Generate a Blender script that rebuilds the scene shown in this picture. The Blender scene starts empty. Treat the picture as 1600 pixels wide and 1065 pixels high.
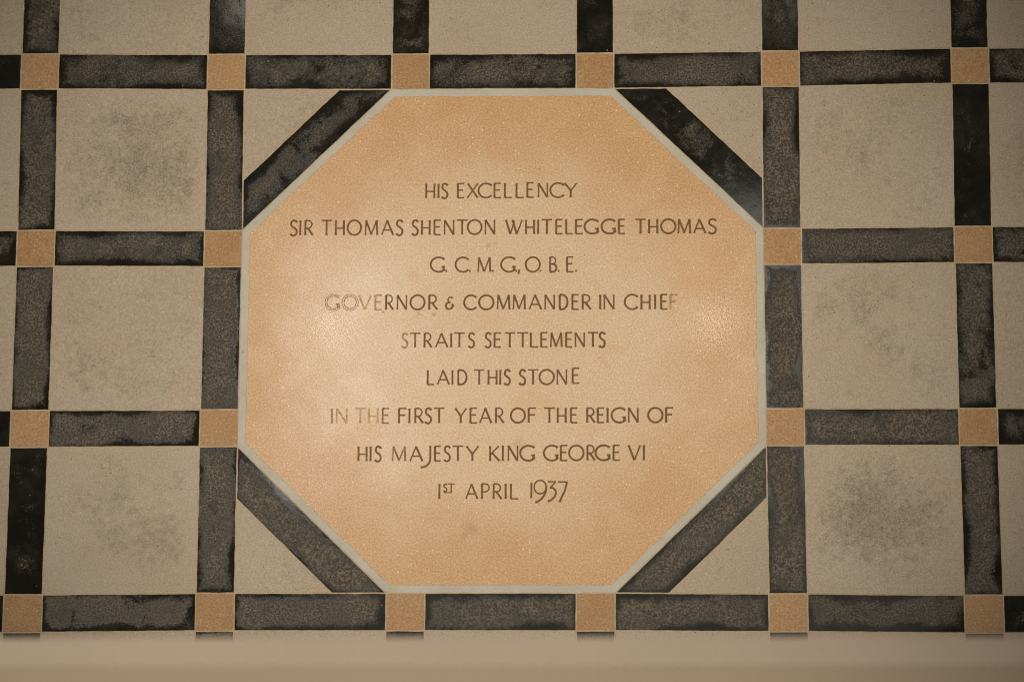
import bpy, bmesh, math, random
from mathutils import Vector, Matrix

random.seed(1937)
SC = bpy.context.scene
COL = SC.collection

# ---------------------------------------------------------------- camera
cam_d = bpy.data.cameras.new('camera')
cam = bpy.data.objects.new('camera', cam_d); COL.objects.link(cam)
R3 = Matrix(((0.999678, 0.003373, 0.025165), (0.004002, 0.957815, -0.287357), (-0.025072, 0.287365, 0.957493)))
M4 = R3.to_4x4(); M4.translation = Vector((0.22438, -2.37673, 7.89319))
cam.matrix_world = M4
cam_d.sensor_width = 36.0; cam_d.lens = 165.727
cam_d.clip_start = 0.1; cam_d.clip_end = 200.0
cam_d.dof.use_dof = True; cam_d.dof.focus_distance = 8.21; cam_d.dof.aperture_fstop = 5.2
SC.camera = cam

# ---------------------------------------------------------------- world: dim warm hall
w = bpy.data.worlds.new('World'); SC.world = w; w.use_nodes = True
bg = w.node_tree.nodes['Background']
bg.inputs[0].default_value = (1.0, 0.86, 0.68, 1); bg.inputs[1].default_value = 0.10

# ---------------------------------------------------------------- hall ceiling lamps, plus lights added for ledge and sheen
H = 7.9
def aim(o, target):
    o.rotation_euler = (Vector(target) - o.location).to_track_quat('-Z', 'Y').to_euler()
def spot(name, loc, target, power, angle, blend, size, colour):
    d = bpy.data.lights.new(name, 'SPOT'); d.energy = power; d.spot_size = math.radians(angle); d.spot_blend = blend
    d.shadow_soft_size = size; d.color = colour
    o = bpy.data.objects.new(name, d); COL.objects.link(o); o.location = loc; aim(o, target); return o
def area(name, loc, target, power, sx, sy, colour):
    d = bpy.data.lights.new(name, 'AREA'); d.shape = 'RECTANGLE'; d.size = sx; d.size_y = sy; d.energy = power; d.color = colour
    o = bpy.data.objects.new(name, d); COL.objects.link(o); o.location = loc; aim(o, target); return o
WARM = (1.0, 0.87, 0.68)
# accent spots trained on the stone
spot('accent_spot', (2.9, -0.6, H), (-0.03, 0.06, 0), 1370, 17.3, 1.0, 0.06, WARM)
spot('accent_spot', (-2.9, -0.4, H), (-0.08, 0.06, 0), 1370, 17.3, 1.0, 0.06, WARM)
# fill spot added only to brighten the ledge
spot('ledge_fill_spot', (-0.12, 0.30, H), (-0.08, -1.36, 3.0), 870, 21.0, 1.0, 0.05, WARM)
# ceiling downlights whose reflections show in the polish
for x, y, e in ((-0.826, 2.410, 6), (0.514, 2.424, 8), (-1.158, 3.610, 1.2), (0.757, 3.600, 0.6)):
    d = bpy.data.lights.new('downlight', 'POINT'); d.energy = e; d.shadow_soft_size = 0.05; d.color = (1.0, 0.90, 0.74)
    o = bpy.data.objects.new('downlight', d); COL.objects.link(o); o.location = (x, y, H)
# area panels added to give the polish its broad soft sheen
area('sheen_panel', (-0.80, 2.29, H), (-0.80, 2.29, 0), 16, 0.46, 1.0, (1.0, 0.95, 0.88))
area('sheen_panel', (0.60, 2.33, H), (0.60, 2.33, 0), 6, 0.46, 1.1, (1.0, 0.96, 0.84))
area('sheen_panel', (0.15, 1.45, H), (0.15, 1.45, 0), 5.5, 2.2, 1.3, (1.0, 0.95, 0.82))

SC.view_settings.view_transform = 'Standard'; SC.view_settings.look = 'None'
SC.view_settings.exposure = 0.0; SC.view_settings.gamma = 1.0
SC.view_settings.use_curve_mapping = False
SC.render.film_transparent = False
SC.cycles.use_denoising = False
SC.cycles.filter_width = 1.15

# ---- measured layout (metres / millimetres on the floor)
CENTRES = {
    (0, 0): (-0.8278, 0.4964),
    (0, 1): (-0.4945, 0.494),
    (0, 2): (-0.1657, 0.4927),
    (0, 3): (0.1625, 0.4927),
    (0, 4): (0.4921, 0.4951),
    (0, 5): (0.8284, 0.4991),
    (1, 0): (-0.8242, 0.1655),
    (1, 1): (-0.493, 0.1636),
    (1, 4): (0.4914, 0.1642),
    (1, 5): (0.8263, 0.1658),
    (2, 0): (-0.8241, -0.1645),
    (2, 1): (-0.4932, -0.1643),
    (2, 4): (0.4923, -0.1653),
    (2, 5): (0.8269, -0.1659),
    (3, 0): (-0.8251, -0.4947),
    (3, 1): (-0.493, -0.4928),
    (3, 2): (-0.1648, -0.4931),
    (3, 3): (0.1626, -0.4937),
    (3, 4): (0.4936, -0.4958),
    (3, 5): (0.8289, -0.4989),
}
LINES = [
    [('H', -136.2, 255.7, 15.3, 26.6), ('I', -116.2, 255.7, 4.2, 26.6), ('S', -108.4, 255.7, 10.8, 26.6), ('E', -80.8, 255.8, 12.3, 26.5), ('X', -63.2, 255.8, 19.7, 26.5), ('C', -43.3, 255.9, 22.9, 26.5), ('E', -16.2, 255.9, 12.3, 26.5), ('L', 2.5, 255.9, 12.7, 26.5), ('L', 23.0, 256.0, 13.3, 26.4), ('E', 41.9, 256.5, 11.9, 26.8), ('N', 61.6, 256.1, 17.6, 26.4), ('C', 83.4, 256.1, 23.9, 26.4), ('Y', 108.8, 256.2, 21.4, 26.3)],
    [('S', -374.9, 187.8, 12.3, 27.2), ('I', -359.4, 187.8, 4.2, 27.1), ('R', -349.5, 187.8, 14.4, 27.1), ('T', -319.8, 187.8, 17.6, 27.1), ('H', -295.0, 187.8, 15.0, 27.1), ('O', -273.7, 187.8, 23.7, 27.1), ('M', -243.2, 187.7, 22.6, 27.0), ('A', -213.5, 187.7, 20.3, 27.0), ('S', -188.1, 187.7, 11.9, 27.0), ('S', -160.0, 187.7, 10.8, 27.0), ('H', -143.1, 187.7, 14.6, 27.0), ('E', -121.7, 187.7, 12.1, 26.9), ('N', -103.5, 187.7, 17.6, 26.9), ('T', -81.1, 187.7, 18.6, 26.9), ('O', -61.9, 188.3, 24.5, 26.4), ('N', -31.5, 188.3, 17.5, 26.4), ('W', 5.4, 188.4, 28.7, 26.3), ('H', 40.4, 188.3, 14.9, 26.3), ('I', 59.3, 188.3, 5.6, 26.3), ('T', 68.8, 188.3, 17.7, 26.3), ('E', 93.1, 188.3, 11.8, 26.3), ('L', 110.8, 188.3, 11.8, 26.3), ('E', 127.7, 188.3, 13.0, 26.2), ('G', 143.8, 188.4, 25.1, 26.2), ('G', 173.9, 188.4, 24.8, 26.2), ('E', 203.4, 188.3, 11.3, 26.2), ('T', 233.6, 188.4, 17.7, 26.2), ('H', 256.9, 188.4, 15.5, 26.1), ('O', 278.6, 188.4, 25.3, 26.1), ('M', 308.1, 188.4, 22.2, 26.1), ('A', 336.2, 188.4, 20.5, 26.1), ('S', 361.6, 188.4, 14.3, 26.1)],
    [('G', -126.6, 119.2, 24.9, 26.6), ('.', -101.1, 119.1, 4.2, 26.6), ('C', -82.9, 119.0, 23.0, 26.7), ('.', -59.9, 118.9, 4.2, 26.7), ('M', -43.9, 118.9, 22.8, 26.8), ('.', -19.4, 118.8, 4.2, 26.8), ('G', -2.8, 118.8, 25.1, 26.9), ('.', 21.9, 118.7, 4.2, 26.9), (',', 26.3, 118.7, 4.2, 26.9), ('O', 40.5, 118.6, 24.9, 27.0), ('.', 64.3, 118.6, 4.2, 27.0), ('B', 82.4, 118.5, 12.4, 27.1), ('.', 96.1, 118.5, 4.2, 27.1), ('E', 112.1, 118.4, 12.2, 27.2), ('.', 126.9, 118.4, 4.2, 27.2)],
    [('G', -309.9, 50.5, 23.8, 26.4), ('O', -280.0, 50.4, 24.9, 26.4), ('V', -252.0, 50.3, 21.3, 26.4), ('E', -224.2, 50.2, 12.8, 26.4), ('R', -205.2, 50.2, 13.3, 26.4), ('N', -185.2, 50.1, 17.5, 26.3), ('O', -161.4, 50.1, 24.6, 26.3), ('R', -129.6, 50.0, 15.2, 26.3), ('&', -99.3, 50.6, 13.3, 22.2), ('C', -67.3, 49.8, 21.3, 26.2), ('O', -41.0, 49.7, 25.2, 26.2), ('M', -9.7, 50.0, 22.5, 26.4), ('M', 18.2, 50.0, 21.9, 26.4), ('A', 47.3, 49.9, 20.6, 26.5), ('N', 74.0, 49.8, 17.5, 26.5), ('D', 99.4, 49.7, 15.1, 26.5), ('E', 121.5, 49.6, 12.0, 26.5), ('R', 139.4, 49.6, 15.1, 26.5), ('I', 169.2, 49.5, 4.2, 26.5), ('N', 177.6, 49.5, 18.3, 26.5), ('C', 214.2, 49.4, 22.9, 26.6), ('H', 243.1, 49.3, 15.3, 26.6), ('I', 265.4, 49.2, 4.2, 26.6), ('E', 277.0, 49.2, 11.5, 26.6), ('F', 293.5, 49.1, 12.8, 26.6)],
    [('S', -175.7, -18.8, 10.3, 25.6), ('T', -161.5, -18.8, 17.9, 25.6), ('R', -137.2, -18.9, 13.7, 25.6), ('A', -116.4, -18.9, 20.6, 25.7), ('I', -91.9, -18.9, 4.9, 25.7), ('T', -84.3, -18.9, 18.4, 25.7), ('S', -59.3, -19.0, 10.8, 25.7), ('S', -29.9, -19.0, 10.3, 25.8), ('E', -14.5, -19.0, 12.2, 25.8), ('T', 3.9, -19.0, 18.4, 25.8), ('T', 26.4, -19.1, 18.6, 25.9), ('L', 49.1, -19.1, 13.5, 25.9), ('E', 67.0, -19.1, 12.0, 25.9), ('M', 83.9, -19.1, 20.6, 26.0), ('E', 110.8, -19.2, 11.3, 26.0), ('N', 127.0, -19.2, 17.1, 26.0), ('T', 149.5, -19.2, 17.9, 26.0), ('S', 169.3, -19.2, 10.5, 26.1)],
    [('L', -130.6, -86.7, 11.5, 26.1), ('A', -112.6, -86.7, 20.1, 26.1), ('I', -88.7, -86.8, 3.9, 26.1), ('D', -77.6, -86.8, 16.2, 26.2), ('T', -49.0, -86.8, 18.0, 26.2), ('H', -24.2, -86.8, 15.0, 26.2), ('I', -5.3, -86.9, 3.9, 26.3), ('S', 3.5, -86.9, 10.9, 26.3), ('S', 29.9, -86.9, 11.1, 26.3), ('T', 44.8, -86.9, 18.4, 26.3), ('O', 65.1, -86.9, 25.2, 26.4), ('N', 95.2, -86.9, 17.8, 26.4), ('E', 122.1, -85.1, 12.5, 27.1)],
    [('I', -298.5, -156.2, 4.2, 26.5), ('N', -288.9, -156.2, 19.5, 26.5), ('T', -256.3, -156.2, 18.8, 26.5), ('H', -232.4, -156.2, 16.3, 26.6), ('E', -208.8, -156.3, 12.1, 26.6), ('F', -180.4, -156.3, 14.0, 26.6), ('I', -163.2, -156.3, 4.2, 26.6), ('R', -152.1, -156.3, 14.6, 26.6), ('S', -133.9, -156.3, 11.3, 26.6), ('T', -118.3, -156.3, 17.8, 26.6), ('Y', -81.3, -156.4, 19.4, 26.7), ('E', -56.0, -156.4, 12.5, 26.7), ('A', -38.5, -156.4, 20.1, 26.7), ('R', -11.7, -156.4, 14.6, 26.7), ('O', 15.5, -156.3, 24.4, 26.3), ('F', 45.4, -156.3, 13.6, 26.3), ('T', 73.5, -156.3, 18.2, 26.3), ('H', 96.7, -156.4, 14.8, 26.3), ('E', 119.1, -156.4, 11.9, 26.3), ('R', 147.2, -156.4, 14.4, 26.3), ('E', 165.8, -156.4, 12.1, 26.2), ('I', 181.7, -156.4, 4.2, 26.2), ('G', 190.8, -156.4, 24.6, 26.2), ('N', 219.8, -156.4, 17.5, 26.2), ('O', 254.4, -156.4, 24.8, 26.2), ('F', 284.5, -156.5, 12.9, 26.2)],
    [('H', -249.5, -224.5, 15.0, 26.2), ('I', -229.8, -224.6, 3.6, 26.3), ('S', -220.3, -224.6, 10.7, 26.3), ('M', -190.5, -224.6, 23.7, 26.3), ('A', -159.2, -224.6, 21.3, 26.4), ('J', -140.8, -224.8, 18.8, 27.3), ('E', -117.0, -224.7, 11.0, 26.4), ('S', -100.1, -224.7, 10.7, 26.5), ('T', -85.2, -224.7, 18.1, 26.5), ('Y', -61.3, -224.7, 20.6, 26.5), ('K', -21.2, -224.8, 17.3, 26.6), ('I', 0.1, -224.7, 3.6, 27.0), ('N', 10.6, -224.6, 17.5, 26.9), ('G', 32.0, -224.5, 25.3, 26.9), ('G', 73.0, -224.4, 25.1, 26.8), ('E', 101.7, -224.4, 12.1, 26.8), ('O', 116.9, -224.3, 25.1, 26.8), ('R', 147.7, -224.3, 13.9, 26.7), ('G', 162.7, -224.2, 25.6, 26.7), ('E', 193.0, -224.2, 11.9, 26.6), ('V', 220.2, -224.1, 20.0, 26.6), ('I', 244.9, -224.0, 3.6, 26.6)],
    [('I', -109.5, -292.7, 3.3, 26.8), ('S', -100.7, -279.1, 6.0, 12.9), ('T', -93.6, -281.2, 12.3, 15.3), ('_', -99.6, -281.2, 13.3, 15.3), ('A', -61.9, -292.7, 20.3, 26.8), ('P', -35.1, -292.8, 13.8, 26.8), ('R', -15.0, -292.8, 14.8, 26.8), ('I', 5.3, -292.8, 3.3, 26.8), ('L', 15.3, -292.8, 13.3, 26.8), ('I', 49.9, -291.4, 3.3, 26.7), ('9', 56.4, -291.8, 21.4, 30.1), ('3', 80.1, -291.8, 14.1, 29.6), ('7', 97.9, -291.9, 16.0, 29.6)],
]
RAIL_Y, RAIL_Z, NOSE = -1.2370, 3.0, 0.0313
# ---------------------------------------------------------------- node helper
class NT:
    def __init__(s, name):
        s.m = bpy.data.materials.new(name); s.m.use_nodes = True
        s.t = s.m.node_tree; s.t.nodes.clear()
        s.out = s.t.nodes.new('ShaderNodeOutputMaterial')
        s.b = s.t.nodes.new('ShaderNodeBsdfPrincipled'); s.t.links.new(s.b.outputs[0], s.out.inputs[0])
    def put(s, v, sock):
        if isinstance(v, bpy.types.NodeSocket): s.t.links.new(v, sock)
        elif isinstance(v, (tuple, list)) and sock.type == 'RGBA' and len(v) == 3: sock.default_value = (*v, 1)
        else: sock.default_value = v
    def math(s, op, a, b=0.0, c=0.0, clamp=False):
        n = s.t.nodes.new('ShaderNodeMath'); n.operation = op; n.use_clamp = clamp
        s.put(a, n.inputs[0]); s.put(b, n.inputs[1])
        if len(n.inputs) > 2: s.put(c, n.inputs[2])
        return n.outputs[0]
    def mapr(s, v, a, b, c=0.0, d=1.0, smooth=True):
        n = s.t.nodes.new('ShaderNodeMapRange'); n.interpolation_type = 'SMOOTHSTEP' if smooth else 'LINEAR'
        s.put(v, n.inputs[0]); s.put(a, n.inputs[1]); s.put(b, n.inputs[2]); s.put(c, n.inputs[3]); s.put(d, n.inputs[4])
        return n.outputs[0]
    def mix(s, f, a, b, mode='MIX'):
        n = s.t.nodes.new('ShaderNodeMix'); n.data_type = 'RGBA'; n.blend_type = mode; n.clamp_factor = True
        s.put(f, n.inputs[0]); s.put(a, n.inputs[6]); s.put(b, n.inputs[7])
        return n.outputs[2]
    def attr(s, name, kind='OBJECT'):
        n = s.t.nodes.new('ShaderNodeAttribute'); n.attribute_type = kind; n.attribute_name = name
        return n.outputs['Fac']
    def objpos(s):
        n = s.t.nodes.new('ShaderNodeTexCoord'); return n.outputs['Object']
    def sep(s, v):
        n = s.t.nodes.new('ShaderNodeSeparateXYZ'); s.put(v, n.inputs[0]); return n.outputs
    def seeded(s, pos):
        info = s.t.nodes.new('ShaderNodeObjectInfo')
        k = s.math('MULTIPLY', info.outputs['Random'], 57.0)
        c = s.t.nodes.new('ShaderNodeCombineXYZ'); s.put(k, c.inputs[0]); s.put(s.math('MULTIPLY', k, 1.7), c.inputs[1]); s.put(s.math('MULTIPLY', k, .6), c.inputs[2])
        a = s.t.nodes.new('ShaderNodeVectorMath'); a.operation = 'ADD'; s.put(pos, a.inputs[0]); s.put(c.outputs[0], a.inputs[1])
        return a.outputs[0], info.outputs['Random']
    def noise(s, vec, scale, detail=2.0, rough=0.5, dist=0.0):
        n = s.t.nodes.new('ShaderNodeTexNoise'); s.put(vec, n.inputs['Vector']); n.inputs['Scale'].default_value = scale
        n.inputs['Detail'].default_value = detail; n.inputs['Roughness'].default_value = rough; n.inputs['Distortion'].default_value = dist
        return n.outputs[0]
    def specks(s, vec, scale, radius, share):
        """sparse round chips: near a cell centre AND the cell drawn in the lot"""
        n = s.t.nodes.new('ShaderNodeTexVoronoi'); s.put(vec, n.inputs['Vector']); n.inputs['Scale'].default_value = scale
        near = s.mapr(n.outputs['Distance'], radius, radius * .5)
        r = s.sep(n.outputs['Color'])[0]
        return s.math('MULTIPLY', near, s.math('LESS_THAN', r, share))
    def bump(s, h, strength, dist):
        n = s.t.nodes.new('ShaderNodeBump'); s.put(h, n.inputs['Height']); n.inputs['Strength'].default_value = strength; n.inputs['Distance'].default_value = dist
        s.t.links.new(n.outputs[0], s.b.inputs['Normal'])
    def set(s, **k):
        for a, v in k.items(): s.put(v, s.b.inputs[a.replace('_', ' ')])
        return s.m

def edge_distance(n, pos):
    x, y, _ = n.sep(pos)
    ex = n.math('SUBTRACT', n.attr('half_x'), n.math('ABSOLUTE', n.math('ADD', x, n.math('MULTIPLY', n.math('MULTIPLY', n.attr('skew'), n.math('SIGN', x)), y))))
    ey = n.math('SUBTRACT', n.attr('half_y'), n.math('ABSOLUTE', y))
    return n.math('MINIMUM', ex, ey)

# worn black terrazzo: glossy along its edges, pitted and ashen where feet have scoured it
def mat_black():
    n = NT('black_terrazzo'); pos = n.objpos(); p, rnd = n.seeded(pos)
    e = edge_distance(n, pos)
    wear = n.attr('wear')
    cloud = n.noise(p, 21, 6, .68, .5)
    wob = n.math('ADD', n.math('MULTIPLY', n.math('SUBTRACT', n.noise(p, 24, 2, .5), .5), .013), n.math('MULTIPLY', n.math('SUBTRACT', n.noise(p, 130, 3, .7), .5), .016))
    drift = n.math('MULTIPLY', n.math('SUBTRACT', n.noise(p, 9, 1, .5), .5), .040)
    rim = n.mapr(n.math('ADD', e, n.math('ADD', wob, drift)), -.004, n.mapr(wear, .2, .95, .034, .0165))
    grain = n.noise(p, 330, 3, .65)
    v = n.math('ADD', n.math('MULTIPLY', wear, 1.35), n.math('MULTIPLY', n.math('SUBTRACT', cloud, .5), 3.2))
    v = n.math('ADD', v, n.math('MULTIPLY', n.math('SUBTRACT', grain, .5), .8))
    m = n.math('MULTIPLY', rim, n.mapr(v, .10, 1.35))
    g = n.mapr(grain, .42, .62)
    tone = n.noise(p, 12, 4, .6)
    ash = n.mix(g, (.014, .0125, .0095), n.mix(n.mapr(tone, .35, .68), (.142, .113, .080), (.094, .086, .066)))
    ash = n.mix(n.mapr(n.noise(p, 24, 5, .62), .46, .72), ash, n.mix(.62, ash, (.034, .029, .021)))
    film = n.mapr(n.noise(p, 16, 6, .66, .6), .40, .85)
    black = n.mix(n.math('MULTIPLY', film, n.mapr(wear, 0, 1, .75, .7)), (.0070, .0070, .0058), (.034, .033, .027))
    c = n.mix(m, black, ash)
    c = n.mix(n.specks(p, 60, .085, .16), c, (.26, .24, .20))
    n.bump(n.math('ADD', n.math('MULTIPLY', n.math('SUBTRACT', grain, .5), n.mapr(m, 0, 1, .025, 1.0)), n.math('MULTIPLY', n.noise(p, 30, 2), .12)), .45, .0008)
    return n.set(Base_Color=c, Roughness=n.mapr(m, 0, 1, .06, .5), Specular_IOR_Level=n.mapr(m, 0, 1, .34, .34))

def mat_cream():
    n = NT('cream_terrazzo'); pos = n.objpos(); p, rnd = n.seeded(pos)
    x, y, _ = n.sep(pos)
    wear = n.attr('wear')
    u = n.math('DIVIDE', x, n.attr('half_x')); v = n.math('DIVIDE', y, n.attr('half_y'))
    dome = n.math('MULTIPLY', n.math('SUBTRACT', 1.0, n.math('MULTIPLY', u, u), clamp=True), n.math('SUBTRACT', 1.0, n.math('MULTIPLY', v, v), clamp=True))
    grain = n.noise(p, 360, 3, .7)
    mid = n.noise(p, 75, 5, .68)
    cloud = n.noise(p, 9, 6, .62, .3)
    base = n.mix(n.mapr(n.noise(p, 5, 3), .3, .7), (0.3531, 0.3026, 0.2389), (0.3932, 0.3499, 0.2918))
    base = n.mix(n.mapr(n.noise(p, 12, 4), .5, .75), base, (0.3862, 0.3070, 0.2463))
    base = n.mix(n.math('MULTIPLY', n.mapr(mid, .4, .72), .35), base, (0.3060, 0.2629, 0.2138))
    base = n.mix(n.mapr(grain, .32, .68), n.mix(.33, base, (.13, .10, .065)), n.mix(.28, base, (.58, .50, .38)))
    k = n.math('ADD', n.math('MULTIPLY', dome, n.math('MULTIPLY', wear, .75)), n.math('ADD', n.math('MULTIPLY', n.math('SUBTRACT', cloud, .5), 2.3), n.math('MULTIPLY', n.math('SUBTRACT', mid, .5), 1.5)))
    k = n.math('MULTIPLY', k, n.mapr(dome, .02, .30))
    grime = n.mapr(k, .05, 1.05)
    dark = n.mix(n.mapr(grain, .36, .62), (.105, .092, .070), (.285, .248, .192))
    c = n.mix(n.math('MULTIPLY', grime, .80), base, dark)
    c = n.mix(n.specks(p, 130, .2, .05), c, (.10, .075, .05))
    c = n.mix(n.specks(p, 150, .2, .04), c, (.62, .55, .44))
    c = n.mix(n.math('MULTIPLY', n.specks(p, 6, .030, .4), .6), c, (.17, .125, .085))
    n.bump(grain, .3, .0006)
    return n.set(Base_Color=c, Roughness=n.mapr(grime, 0, 1, .42, .55), Specular_IOR_Level=.3)

def mat_orange():
    n = NT('orange_terrazzo'); pos = n.objpos(); p, rnd = n.seeded(pos)
    e = edge_distance(n, pos)
    grain = n.noise(p, 340, 3, .68)
    base = n.mix(rnd, (.285, .142, .048), (.375, .222, .106))
    base = n.mix(n.mapr(n.noise(p, 24, 4), .35, .72), base, n.mix(.6, base, (0.3393, 0.2279, 0.1261)))
    c = n.mix(n.mapr(grain, .34, .68), n.mix(.38, base, (.17, .08, .026)), n.mix(.28, base, (.62, .46, .28)))
    c = n.mix(n.specks(p, 180, .24, .12), c, (.60, .47, .31))
    n.bump(grain, .25, .0006)
    return n.set(Base_Color=c, Roughness=.45, Specular_IOR_Level=.3)

STAINS = ((0.0, 0, 0),)
def mat_slab():
    n = NT('polished_orange_terrazzo'); p = n.objpos()
    x, y, _ = n.sep(p)
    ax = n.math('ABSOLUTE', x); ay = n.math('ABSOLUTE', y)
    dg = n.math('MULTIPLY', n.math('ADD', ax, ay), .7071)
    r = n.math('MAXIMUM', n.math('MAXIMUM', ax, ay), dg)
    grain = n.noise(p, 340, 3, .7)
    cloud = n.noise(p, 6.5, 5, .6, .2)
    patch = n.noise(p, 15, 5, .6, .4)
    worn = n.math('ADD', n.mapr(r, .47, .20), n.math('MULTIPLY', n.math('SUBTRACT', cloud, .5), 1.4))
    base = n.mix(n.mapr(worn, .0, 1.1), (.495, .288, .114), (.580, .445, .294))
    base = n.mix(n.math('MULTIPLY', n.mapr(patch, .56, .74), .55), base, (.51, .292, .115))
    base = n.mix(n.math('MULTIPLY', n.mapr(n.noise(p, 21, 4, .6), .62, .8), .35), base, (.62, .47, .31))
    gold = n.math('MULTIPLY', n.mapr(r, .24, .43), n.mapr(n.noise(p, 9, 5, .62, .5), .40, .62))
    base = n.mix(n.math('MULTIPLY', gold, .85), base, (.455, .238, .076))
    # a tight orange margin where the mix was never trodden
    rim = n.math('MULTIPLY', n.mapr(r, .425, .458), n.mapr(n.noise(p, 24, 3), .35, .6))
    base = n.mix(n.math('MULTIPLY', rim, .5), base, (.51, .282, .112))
    c = n.mix(n.mapr(grain, .34, .68), n.mix(.38, base, (.26, .13, .05)), n.mix(.32, base, (.80, .66, .46)))
    # old spill stains
    for sx, sy, rad, amt, col in SPILLS:
        dx = n.math('SUBTRACT', x, sx); dy = n.math('SUBTRACT', y, sy)
        d = n.math('SQRT', n.math('ADD', n.math('MULTIPLY', dx, dx), n.math('MULTIPLY', dy, dy)))
        d = n.math('ADD', d, n.math('MULTIPLY', n.math('SUBTRACT', n.noise(p, 55, 3), .5), rad * 1.6))
        c = n.mix(n.math('MULTIPLY', n.mapr(d, rad, rad * .25), amt), c, col)
    c = n.mix(n.specks(p, 125, .16, .035), c, (.20, .11, .05))
    c = n.mix(n.specks(p, 185, .23, .10), c, (.86, .76, .56))
    fine = n.noise(p, 420, 2, .6)
    n.bump(n.math('ADD', n.math('MULTIPLY', fine, .00018), n.math('MULTIPLY', n.noise(p, 8, 3, .5), .0016)), .35, 1.0)
    n.set(Coat_Weight=.16, Coat_Roughness=.075)
    return n.set(Base_Color=c, Roughness=n.mapr(n.noise(p, 11, 5, .65), .3, .7, .19, .27), Specular_IOR_Level=.65)
# positions on the stone (metres from its centre) of the brown spills
SPILLS = ((-.0505, -.345, .018, .30, (.30, .15, .055)), (-.064, -.358, .010, .28, (.30, .15, .055)),
          (-.147, .043, .0045, .5, (.28, .14, .055)), (-.120, .041, .005, .5, (.26, .13, .05)), (-.210, .046, .0028, .6, (.14, .08, .04)),
          (-.026, .168, .006, .4, (.27, .14, .055)), (-.013, .171, .005, .4, (.27, .14, .055)),
          (.03, -.197, .018, .25, (.36, .19, .07)), (-.30, .235, .05, .28, (.46, .23, .08)), (.335, .12, .07, .3, (.50, .27, .09)),
          (.055, -.12, .05, .25, (.50, .28, .10)), (-.02, .03, .035, .2, (.50, .28, .10)))

def mat_border():
    n = NT('grey_cement'); p = n.objpos()
    base = n.mix(n.mapr(n.noise(p, 14, 4), .3, .7), (.412, .398, .356), (.462, .458, .422))
    base = n.mix(n.mapr(n.noise(p, 45, 4), .55, .8), base, (.36, .385, .36))
    c = n.mix(n.mapr(n.noise(p, 260, 2), .3, .7), n.mix(.14, base, (.16, .15, .12)), base)
    c = n.mix(n.specks(p, 90, .17, .06), c, (.12, .11, .09))
    return n.set(Base_Color=c, Roughness=.5, Specular_IOR_Level=.35)

def mat_grout():
    n = NT('sandy_grout'); p = n.objpos()
    c = n.mix(n.mapr(n.noise(p, 40, 4), .3, .7), (.36, .285, .185), (.47, .385, .265))
    c = n.mix(n.specks(p, 160, .2, .1), c, (.18, .13, .08))
    return n.set(Base_Color=c, Roughness=.7, Specular_IOR_Level=.25)

def mat_paint():
    """brown filler of the cut letters; vertex layer 'fade' thins it where it has worn out"""
    n = NT('brown_letter_filler'); p = n.objpos()
    fade = n.attr('fade', 'GEOMETRY')
    c = n.mix(n.mapr(n.noise(p, 90, 3), .3, .7), (.120, .066, .024), (.160, .096, .040))
    g = n.mapr(n.noise(p, 330, 2), .35, .65)
    keep = n.mapr(n.math('SUBTRACT', n.math('ADD', n.math('MULTIPLY', n.noise(p, 140, 3, .65), .8), .1), fade), -.22, .22)
    stone = n.mix(g, (.36, .235, .125), (.56, .40, .23))
    n.set(Base_Color=n.mix(keep, stone, c), Roughness=.6, Specular_IOR_Level=.2)
    return n.m

def mat_plain(name, a, b, rough, scale=6):
    n = NT(name); p = n.objpos()
    c = n.mix(n.mapr(n.noise(p, scale, 4), .3, .7), a, b)
    c = n.mix(n.mapr(n.noise(p, scale * 30, 3), .3, .7), n.mix(.08, c, (0, 0, 0)), c)
    return n.set(Base_Color=c, Roughness=rough, Specular_IOR_Level=.3)

BLACK = mat_black(); CREAM = mat_cream(); ORANGE = mat_orange(); SLAB = mat_slab(); BORDER = mat_border(); GROUT = mat_grout(); PAINT = mat_paint()
RAIL_PALE = mat_plain('pale_limestone', (.395, .335, .275), (.418, .347, .288), .6)
RAIL_BROWN = mat_plain('brown_stone_coping', (.295, .234, .168), (.312, .240, .176), .5)

# ---------------------------------------------------------------- geometry helpers
def rough_outline(pts, jit, step=.005):
    out = []
    for i, a in enumerate(pts):
        b = pts[(i + 1) % len(pts)]
        a = Vector(a); b = Vector(b); L = (b - a).length; k = max(1, int(L / step)); nrm = Vector((-(b - a).y, (b - a).x)) / L
        out.append(a); o = 0.0
        for j in range(1, k):
            o = o * .6 + random.gauss(0, jit)
            out.append(a.lerp(b, j / k) + nrm * o)
    return out
def link(name, me, mat, parent=None):
    o = bpy.data.objects.new(name, me); COL.objects.link(o); me.materials.append(mat)
    if parent: o.parent = parent
    return o
def slab_mesh(name, rings, depth=.02):
    """flat piece with a top at z 0 and sides going down; rings: outer outline, then holes"""
    bm = bmesh.new(); edges = []
    for ring in rings:
        vs = [bm.verts.new((p[0], p[1], 0)) for p in ring]
        for i in range(len(vs)): edges.append(bm.edges.new((vs[i], vs[(i + 1) % len(vs)])))
    if len(rings) == 1: bm.faces.new(bm.verts)
    else: bmesh.ops.triangle_fill(bm, edges=edges, use_beauty=True)
    bmesh.ops.recalc_face_normals(bm, faces=bm.faces)
    for f in bm.faces:
        if f.normal.z < 0: f.normal_flip()
    lo = {}
    for v in list(bm.verts): lo[v] = bm.verts.new((v.co.x, v.co.y, -depth))
    for e in edges:
        a, b = e.verts
        f = bm.faces.new((a, b, lo[b], lo[a]))
    bmesh.ops.recalc_face_normals(bm, faces=bm.faces)
    if max(bm.faces, key=lambda f: f.calc_area()).normal.z < 0:
        bmesh.ops.reverse_faces(bm, faces=bm.faces)
    me = bpy.data.meshes.new(name); bm.to_mesh(me); bm.free(); return me
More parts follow.
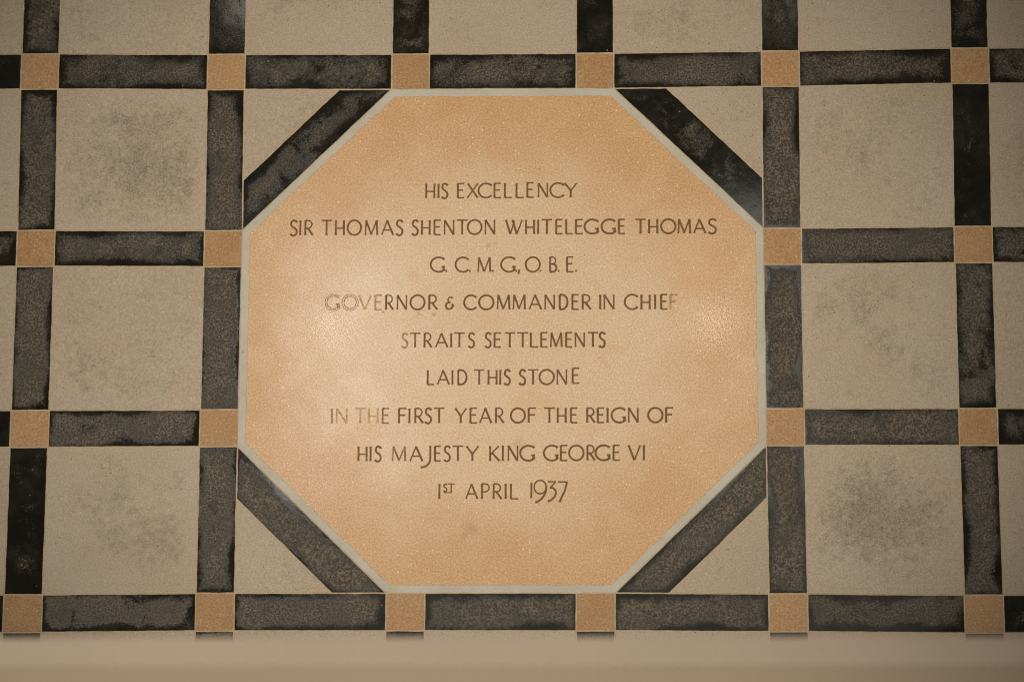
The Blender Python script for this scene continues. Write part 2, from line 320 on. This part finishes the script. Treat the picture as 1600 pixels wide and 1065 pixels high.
def tile(name, pts, mat, parent, wear=0.0, angle=0.0, half=None, skew=0.0, jit=.00016, origin=None):
    c = Vector(origin) if origin else sum((Vector(p) for p in pts), Vector((0, 0))) / len(pts)
    rot = Matrix.Rotation(-angle, 2)
    loc = [rot @ (Vector(p) - c) for p in pts]
    me = slab_mesh(name, [rough_outline(loc, jit)])
    o = link(name, me, mat, parent); o.location = (c.x, c.y, 0); o.rotation_euler.z = angle
    hx = half[0] if half else sum(abs(p.x) for p in loc) / len(loc)
    hy = half[1] if half else sum(abs(p.y) for p in loc) / len(loc)
    o['half_x'] = float(hx); o['half_y'] = float(hy); o['wear'] = float(wear); o['skew'] = float(skew)
    if mat == BLACK and wear < .3: o['label'] = 'nearly black, hardly worn bar'
    if mat == CREAM and wear > .8: o['label'] = 'cream panel with a grey scoured centre'
    return o
def box(name, x0, x1, y0, y1, z0, z1, mat, parent, bev=0.0):
    bm = bmesh.new(); bmesh.ops.create_cube(bm, size=1)
    for v in bm.verts: v.co = Vector((x0 if v.co.x < 0 else x1, y0 if v.co.y < 0 else y1, z0 if v.co.z < 0 else z1))
    if bev: bmesh.ops.bevel(bm, geom=bm.edges[:], offset=bev, segments=4, profile=.5, affect='EDGES')
    me = bpy.data.meshes.new(name); bm.to_mesh(me); bm.free()
    return link(name, me, mat, parent)

# ---------------------------------------------------------------- floor
PITCH, HALF, GAP = .33, .0333, .0027       # grid pitch, half an orange square with half its joint, joint width
R0, R1, C0, C1 = -2, 5, -2, 7
def centre(r, c):
    if (r, c) in CENTRES: return Vector(CENTRES[(r, c)])
    rr = min(max(r, 0), 3); cc = min(max(c, 0), 5)
    if (rr, cc) not in CENTRES: cc = 1 if c < 3 else 4
    b = Vector(CENTRES[(rr, cc)])
    return b + Vector(((c - cc) * PITCH * 1.004, (rr - r) * PITCH * 1.004))
def corner(r, c, sx, sy):                  # joint-line corner of the orange square
    p = centre(r, c); return Vector((p.x + sx * HALF, p.y + sy * HALF))
def inset(pts, d):
    """shrink a counter-clockwise outline by d"""
    n = len(pts); out = []
    for i in range(n):
        a, b, c = Vector(pts[i - 1]), Vector(pts[i]), Vector(pts[(i + 1) % n])
        n1 = Vector((-(b - a).y, (b - a).x)).normalized(); n2 = Vector((-(c - b).y, (c - b).x)).normalized()
        k = (n1 + n2) / max(.2, 1 + n1.dot(n2)); out.append(b + k * d)
    return out

floor = bpy.data.objects.new('floor', None); COL.objects.link(floor); floor['kind'] = 'structure'
bm = bmesh.new()
for x, y in ((-9, -9), (9, -9), (9, 9), (-9, 9)): bm.verts.new((x, y, -.0007))
bm.faces.new(bm.verts); me = bpy.data.meshes.new('grout'); bm.to_mesh(me); bm.free()
link('grout', me, GROUT, floor)

HOLE = {(1, 2), (1, 3), (2, 2), (2, 3)}    # squares replaced by the stone
V_WEAR = {(-1, 0): .8, (-1, 1): .16, (-1, 2): .36, (-1, 3): .2, (-1, 4): .42, (-1, 5): .48,
          (0, 0): .92, (0, 1): .9, (0, 4): .92, (0, 5): .14, (1, 0): .95, (1, 1): .92, (1, 4): .85, (1, 5): .72,
          (2, 0): .2, (2, 1): .85, (2, 4): .9, (2, 5): .85, (3, 5): .6}
H_WEAR = {(0, -1): .06, (0, 0): .74, (0, 1): .62, (0, 2): .68, (0, 3): .85, (0, 4): .74, (0, 5): .82,
          (1, -1): .45, (1, 0): .72, (1, 4): .92, (1, 5): .8, (2, -1): .12, (2, 0): .78, (2, 4): .92, (2, 5): .55,
          (3, -1): .15, (3, 0): .66, (3, 1): .9, (3, 2): .86, (3, 3): .92, (3, 4): .72, (3, 5): .35}
CREAM_WEAR = {(-1, 0): .35, (-1, 1): .3, (-1, 2): .12, (-1, 3): .3, (-1, 4): .3, (0, 0): .85, (0, 4): .25, (1, 0): .25, (1, 4): .45,
              (2, 0): .42, (2, 4): .95, (0, -1): .15, (1, -1): .3, (2, -1): .2, (0, 5): .35, (1, 5): .4, (2, 5): .4}
rw = random.Random(7)
for r in range(R0, R1 + 1):
    for c in range(C0, C1 + 1):
        if (r, c) not in HOLE:
            q = inset([corner(r, c, -1, -1), corner(r, c, 1, -1), corner(r, c, 1, 1), corner(r, c, -1, 1)], GAP / 2)
            tile('orange_square', q, ORANGE, floor, half=(HALF, HALF))
        if c < C1 and not (r in (1, 2) and c in (1, 2, 3)):            # bar to the right
            q = inset([corner(r, c, 1, -1), corner(r, c + 1, -1, -1), corner(r, c + 1, -1, 1), corner(r, c, 1, 1)], GAP / 2)
            o = tile('black_bar', q, BLACK, floor, H_WEAR.get((r, c), rw.choice((.2, .5, .8, .9))))
        if r < R1 and not (c in (2, 3) and r in (0, 1, 2)):            # bar below
            q = inset([corner(r + 1, c, -1, 1), corner(r + 1, c, 1, 1), corner(r, c, 1, -1), corner(r, c, -1, -1)], GAP / 2)
            o = tile('black_bar', q, BLACK, floor, V_WEAR.get((r, c), rw.choice((.2, .5, .8, .9))))
        if r < R1 and c < C1 and not (r in (0, 1, 2) and c in (1, 2, 3)):
            q = inset([corner(r + 1, c, 1, 1), corner(r + 1, c + 1, -1, 1), corner(r, c + 1, -1, -1), corner(r, c, 1, -1)], GAP * .3)
            tile('cream_panel', q, CREAM, floor, CREAM_WEAR.get((r, c), rw.uniform(.1, .6)))

# octagon corners, counter-clockwise from the bottom left
OCT = [corner(3, 2, -1, 1), corner(3, 3, 1, 1), corner(2, 4, -1, -1), corner(1, 4, -1, 1),
       corner(0, 3, 1, -1), corner(0, 2, -1, -1), corner(1, 1, 1, 1), corner(2, 1, 1, -1)]
# the four chamfers: a slanting black bar and a cream triangle fill each corner of the square
BARW = .0665
for (a, b, cor, wear) in ((OCT[1], OCT[2], corner(3, 4, -1, 1), .95), (OCT[3], OCT[4], corner(0, 4, -1, -1), .26),
                          (OCT[5], OCT[6], corner(0, 1, 1, -1), .44), (OCT[7], OCT[0], corner(3, 1, 1, 1), 1.0)):
    d = (b - a).normalized(); nrm = Vector((d.y, -d.x))               # outwards
    # the two grid edges that meet in cor
    def hit(p0, p1, off):
        q = p1 - p0; t = ((a + nrm * off) - p0).dot(nrm) / q.dot(nrm); return p0 + q * t
    a2 = hit(cor, a, BARW); b2 = hit(cor, b, BARW)
    ang = math.atan2(d.y, d.x)
    bar = inset([a, a2, b2, b], GAP / 2)
    L = (b - a).length / 2 - BARW / 2
    mid = (a + b) / 2 + nrm * BARW / 2
    tile('black_chamfer_bar', bar, BLACK, floor, wear, ang, (L, BARW / 2), -1.0, origin=mid)
    a3 = hit(cor, a, BARW + .0004); b3 = hit(cor, b, BARW + .0004)
    tri = inset([a3, cor, b3], GAP * .35)
    tile('cream_corner_triangle', tri, CREAM, floor, .12, ang, (.12, .06))

# ---------------------------------------------------------------- foundation stone
stone = bpy.data.objects.new('foundation_stone', None); COL.objects.link(stone)
stone['label'] = 'octagonal orange stone with carved lettering and grey border, set in the tiled floor'
stone['category'] = 'foundation stone'
BW = .0136
outer = inset(OCT, .0006); inner = inset(OCT, BW)
o_in = rough_outline(inner, .00042)
link('border', slab_mesh('border', [rough_outline(outer, .0003), o_in]), BORDER, stone)['label'] = 'narrow pale grey cement border'
me = slab_mesh('slab', [[(p.x * .9996, p.y * .9996) for p in o_in]])
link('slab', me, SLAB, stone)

# ---------------------------------------------------------------- lettering: hand-cut capitals as pen strokes in a unit box
def arc(cx, cy, rx, ry, a0, a1, n=22):
    return [(cx + rx * math.cos(math.radians(a0 + (a1 - a0) * i / n)), cy + ry * math.sin(math.radians(a0 + (a1 - a0) * i / n))) for i in range(n + 1)]
def bez(*p, n=9):
    out = [p[0]]
    for k in range(0, len(p) - 3, 3):
        a, b, c, d = p[k:k + 4]
        for i in range(1, n + 1):
            t = i / n; u = 1 - t
            out.append(tuple(a[j] * u**3 + 3 * b[j] * u * u * t + 3 * c[j] * u * t * t + d[j] * t**3 for j in (0, 1)))
    return out
T, t = 1.0, .74
CA = 1 / (1 + math.cos(math.radians(42)))
S_PATH = bez((.93, .86), (.80, 1.06), (.12, 1.08), (.10, .76), (.08, .52), (.95, .54), (.93, .24), (.90, -.10), (.18, -.08), (.04, .10))
GL = {
 'A': [([(.0, 0), (.48, 1.0)], t), ([(.46, 1.0), (1, 0)], T), ([(.22, .33), (.78, .33)], t)],
 'B': [([(.08, 0), (.08, 1)], T), ([(.08, 1), (.4, 1)] + arc(.4, .765, .45, .235, 90, -90), t), ([(.08, .53), (.45, .53)] + arc(.45, .265, .53, .265, 90, -90) + [(.08, 0)], T)],
 'C': [(arc(CA, .5, CA, .5, 42, 318, 30), T)],
 'D': [([(.06, 0), (.06, 1)], T), ([(.06, 1), (.3, 1)] + arc(.34, .5, .62, .5, 90, -90) + [(.06, 0)], T)],
 'E': [([(.08, 0), (.08, 1)], T), ([(.08, 1), (.98, 1)], t), ([(.08, .54), (.86, .54)], t), ([(.08, 0), (1, 0)], t)],
 'F': [([(.08, 0), (.08, 1)], T), ([(.08, 1), (1, 1)], t), ([(.08, .54), (.86, .54)], t)],
 'G': [(arc(CA * .98, .5, CA * .98, .5, 44, 322, 30), T), ([(.90, .10), (.93, .38)], T * 1.1), ([(.76, .35), (1.0, .37)], t)],
 'H': [([(0.03, 0), (0.03, 1)], T), ([(.97, 0), (.97, 1)], T), ([(.03, .47), (.97, .47)], t)],
 'I': [([(.5, 0), (.5, 1)], T)],
 'J': [([(.88, 1), (.88, .12)] + bez((.88, .12), (.86, -.18), (.5, -.42), (.0, -.40)), T)],
 'K': [([(.06, 0), (.06, 1)], T), ([(.92, 1), (.1, .44)], t), ([(.24, .54), (1, 0)], T)],
 'L': [([(.06, 1), (.06, 0)], T), ([(.06, 0), (1, 0)], t)],
 'M': [([(.04, 0), (.09, 1)], t), ([(.09, 1), (.5, .03)], T), ([(.5, .03), (.91, 1)], t), ([(.92, 1), (.97, 0)], T)],
 'N': [([(.05, 0), (.05, 1)], t), ([(.05, 1), (.95, 0)], T), ([(.95, 0), (.95, 1)], t)],
 'O': [(arc(.5, .5, .5, .5, 90, 450, 44), T)],
 'P': [([(.08, 0), (.08, 1)], T), ([(.08, 1), (.45, 1)] + arc(.45, .735, .52, .265, 90, -90) + [(.08, .47)], t)],
 'R': [([(.08, 0), (.08, 1)], T), ([(.08, 1), (.42, 1)] + arc(.42, .735, .45, .265, 90, -90) + [(.1, .47)], t), ([(.40, .47), (1, 0)], T)],
 'S': [(S_PATH, T)],
 'T': [([(.5, 0), (.5, 1)], T), ([(0, 1), (1, 1)], t)],
 'V': [([(0, 1), (.5, .0)], T), ([(.5, .0), (1, 1)], t)],
 'W': [([(0, 1), (.27, 0)], T), ([(.27, 0), (.52, .93)], t), ([(.40, 1), (.67, 0)], T), ([(.67, 0), (1, 1)], t)],
 'X': [([(.05, 1), (.95, 0)], T), ([(.95, 1), (.0, 0)], t)],
 'Y': [([(0, 1), (.5, .47)], T), ([(1, 1), (.5, .47)], t), ([(.5, .5), (.5, 0)], T)],
 '&': [(bez((.88, .90), (.70, 1.06), (.25, .98), (.28, .76), (.30, .60), (.5, .56), (.62, .58)), t), (bez((.62, .58), (.1, .56), (-.02, .40), (.02, .22), (.06, -.06), (.92, -.1), (.94, .36)), T), ([(.72, .34), (1.0, .38)], t)],
 '.': [([(.15, .06), (.85, .06)], .85)],
 ',': [([(.70, .15), (.60, .0), (.25, -.15)], .95)],
 '_': [([(.0, .0), (1, .0)], t)],
 '9': [(arc(.49, .66, .49, .40, 0, 360, 36), t * 1.05), (bez((.98, .70), (1.0, .30), (.7, -.12), (.10, -.26)), T)],
 '3': [([(.0, .99), (.98, .99)], t), ([(.95, .99), (.28, .62)], t), (bez((.28, .62), (.75, .66), (1.08, .45), (.95, .22), (.80, .0), (.45, -.12), (.0, -.20)), T)],
 '7': [([(.0, .98), (1, .98)], t), ([(.96, .98), (.72, .45), (.15, -.24)], T)],
}
STROKE = .0033
GL['1'] = GL['I']
def ribbon(bm, lay, pts, w, z, fade, closed=False):
    P = [Vector(p) for p in pts]; n = len(P)
    tot = sum((P[i + 1] - P[i]).length for i in range(n - 1)); s = 0.0
    prev = None
    for i in range(n):
        if i: s += (P[i] - P[i - 1]).length
        a = P[i] - P[i - 1] if i else P[1] - P[0]; b = P[i + 1] - P[i] if i < n - 1 else P[i] - P[i - 1]
        if closed and i in (0, n - 1): a = P[-1] - P[-2]; b = P[1] - P[0]
        d = (a.normalized() + b.normalized()); d = d.normalized() if d.length > .3 else b.normalized()
        nrm = Vector((-d.y, d.x)); k = 1 / max(.6, nrm.dot(Vector((-b.y, b.x)).normalized()))
        q = w * .5 * k
        if not closed:
            e = min(s, tot - s)
            q *= 1 + .26 * max(0, 1 - e / .0042)
        l = bm.verts.new((*(P[i] + nrm * q), z)); r = bm.verts.new((*(P[i] - nrm * q), z))
        l[lay] = r[lay] = fade
        if prev:
            f = bm.faces.new((prev[1], r, l, prev[0]))
        prev = (l, r)
def densify(pts, step=.0025):
    out = [pts[0]]
    for a, b in zip(pts, pts[1:]):
        k = max(1, int((Vector(b) - Vector(a)).length / step))
        for j in range(1, k + 1): out.append(tuple(Vector(a).lerp(Vector(b), j / k)))
    return out
# how far the filler has gone, by line and letter (0 sound .. 1 gone)
FADE = {3: {0: .93, 1: .93, 2: .66, 3: .58, 4: .25, 21: .08, 22: .16, 23: .25, 24: .58}, 4: {0: .5, 1: .35, 2: .15}, 5: {0: .3},
        6: {0: .5, 1: .68, 2: .72, 3: .70, 4: .42, 5: .2, 6: .1, 7: .05, 25: .2, 26: .25}, 7: {0: .34, 1: .3, 2: .3, 3: .42, 4: .2, 5: .1}, 8: {1: .2, 2: .2}}
LINE_LABEL = ['top and shortest-worded line of lettering', 'longest line of lettering', 'line of initials with full stops', 'line of lettering with its first letters worn to outlines',
              'line of lettering with a faint first letter', 'middle line of three short words', 'line of lettering with its first two words nearly worn away', 'line of lettering with a long-tailed J', 'bottom line with the date']
rl = random.Random(3)
for li, line in enumerate(LINES):
    bm = bmesh.new(); lay = bm.verts.layers.float.new('fade'); k = 0
    for gi, (ch, ox, oy, gw, gh) in enumerate(line):
        ox, oy, gw, gh = ox / 1000, oy / 1000, gw / 1000, gh / 1000
        fade = FADE.get(li, {}).get(gi, 0.0)
        small = .72 if gh < .018 else 1.0
        for pts, wt in GL[ch]:
            P = densify([(ox + x * gw + rl.gauss(0, .00008), oy + y * gh + rl.gauss(0, .00008)) for x, y in pts])
            closed = (Vector(P[0]) - Vector(P[-1])).length < .0008 and len(P) > 12
            if closed: P[-1] = P[0]
            wd = STROKE * wt * small * rl.uniform(.95, 1.05)
            z = .0003 + k * .000012; k += 1
            if fade > .9:                                   # thin lines along the cut edges: leftover filler plus painted groove-edge shade
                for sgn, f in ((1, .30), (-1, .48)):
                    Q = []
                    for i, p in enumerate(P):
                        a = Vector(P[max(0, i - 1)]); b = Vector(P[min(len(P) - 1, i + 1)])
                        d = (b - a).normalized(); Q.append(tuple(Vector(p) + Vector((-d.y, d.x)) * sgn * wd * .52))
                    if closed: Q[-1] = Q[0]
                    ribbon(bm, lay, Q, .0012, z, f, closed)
            else: ribbon(bm, lay, P, wd, z, fade, closed)
    me = bpy.data.meshes.new('lettering'); bm.to_mesh(me); bm.free()
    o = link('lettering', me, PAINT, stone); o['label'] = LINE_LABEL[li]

# ---------------------------------------------------------------- handrail near the camera, out of focus along the bottom
rail = bpy.data.objects.new('balcony_ledge', None); COL.objects.link(rail); rail.location = (0, RAIL_Y, 0)
rail['label'] = 'blurred pale ledge with a browner band, running along the bottom below the tiles'
rail['category'] = 'ledge'
z = RAIL_Z
box('pale_nosing', -4, 4, -NOSE, 0, z - .05, z, RAIL_PALE, rail)
box('brown_top', -4, 4, -NOSE - .22, -NOSE, z - .05, z - .0005, RAIL_BROWN, rail)
for x in (-3.2, 3.2): box('post', x - .06, x + .06, -.19, -.07, 0, z - .051, RAIL_PALE, rail, .004)
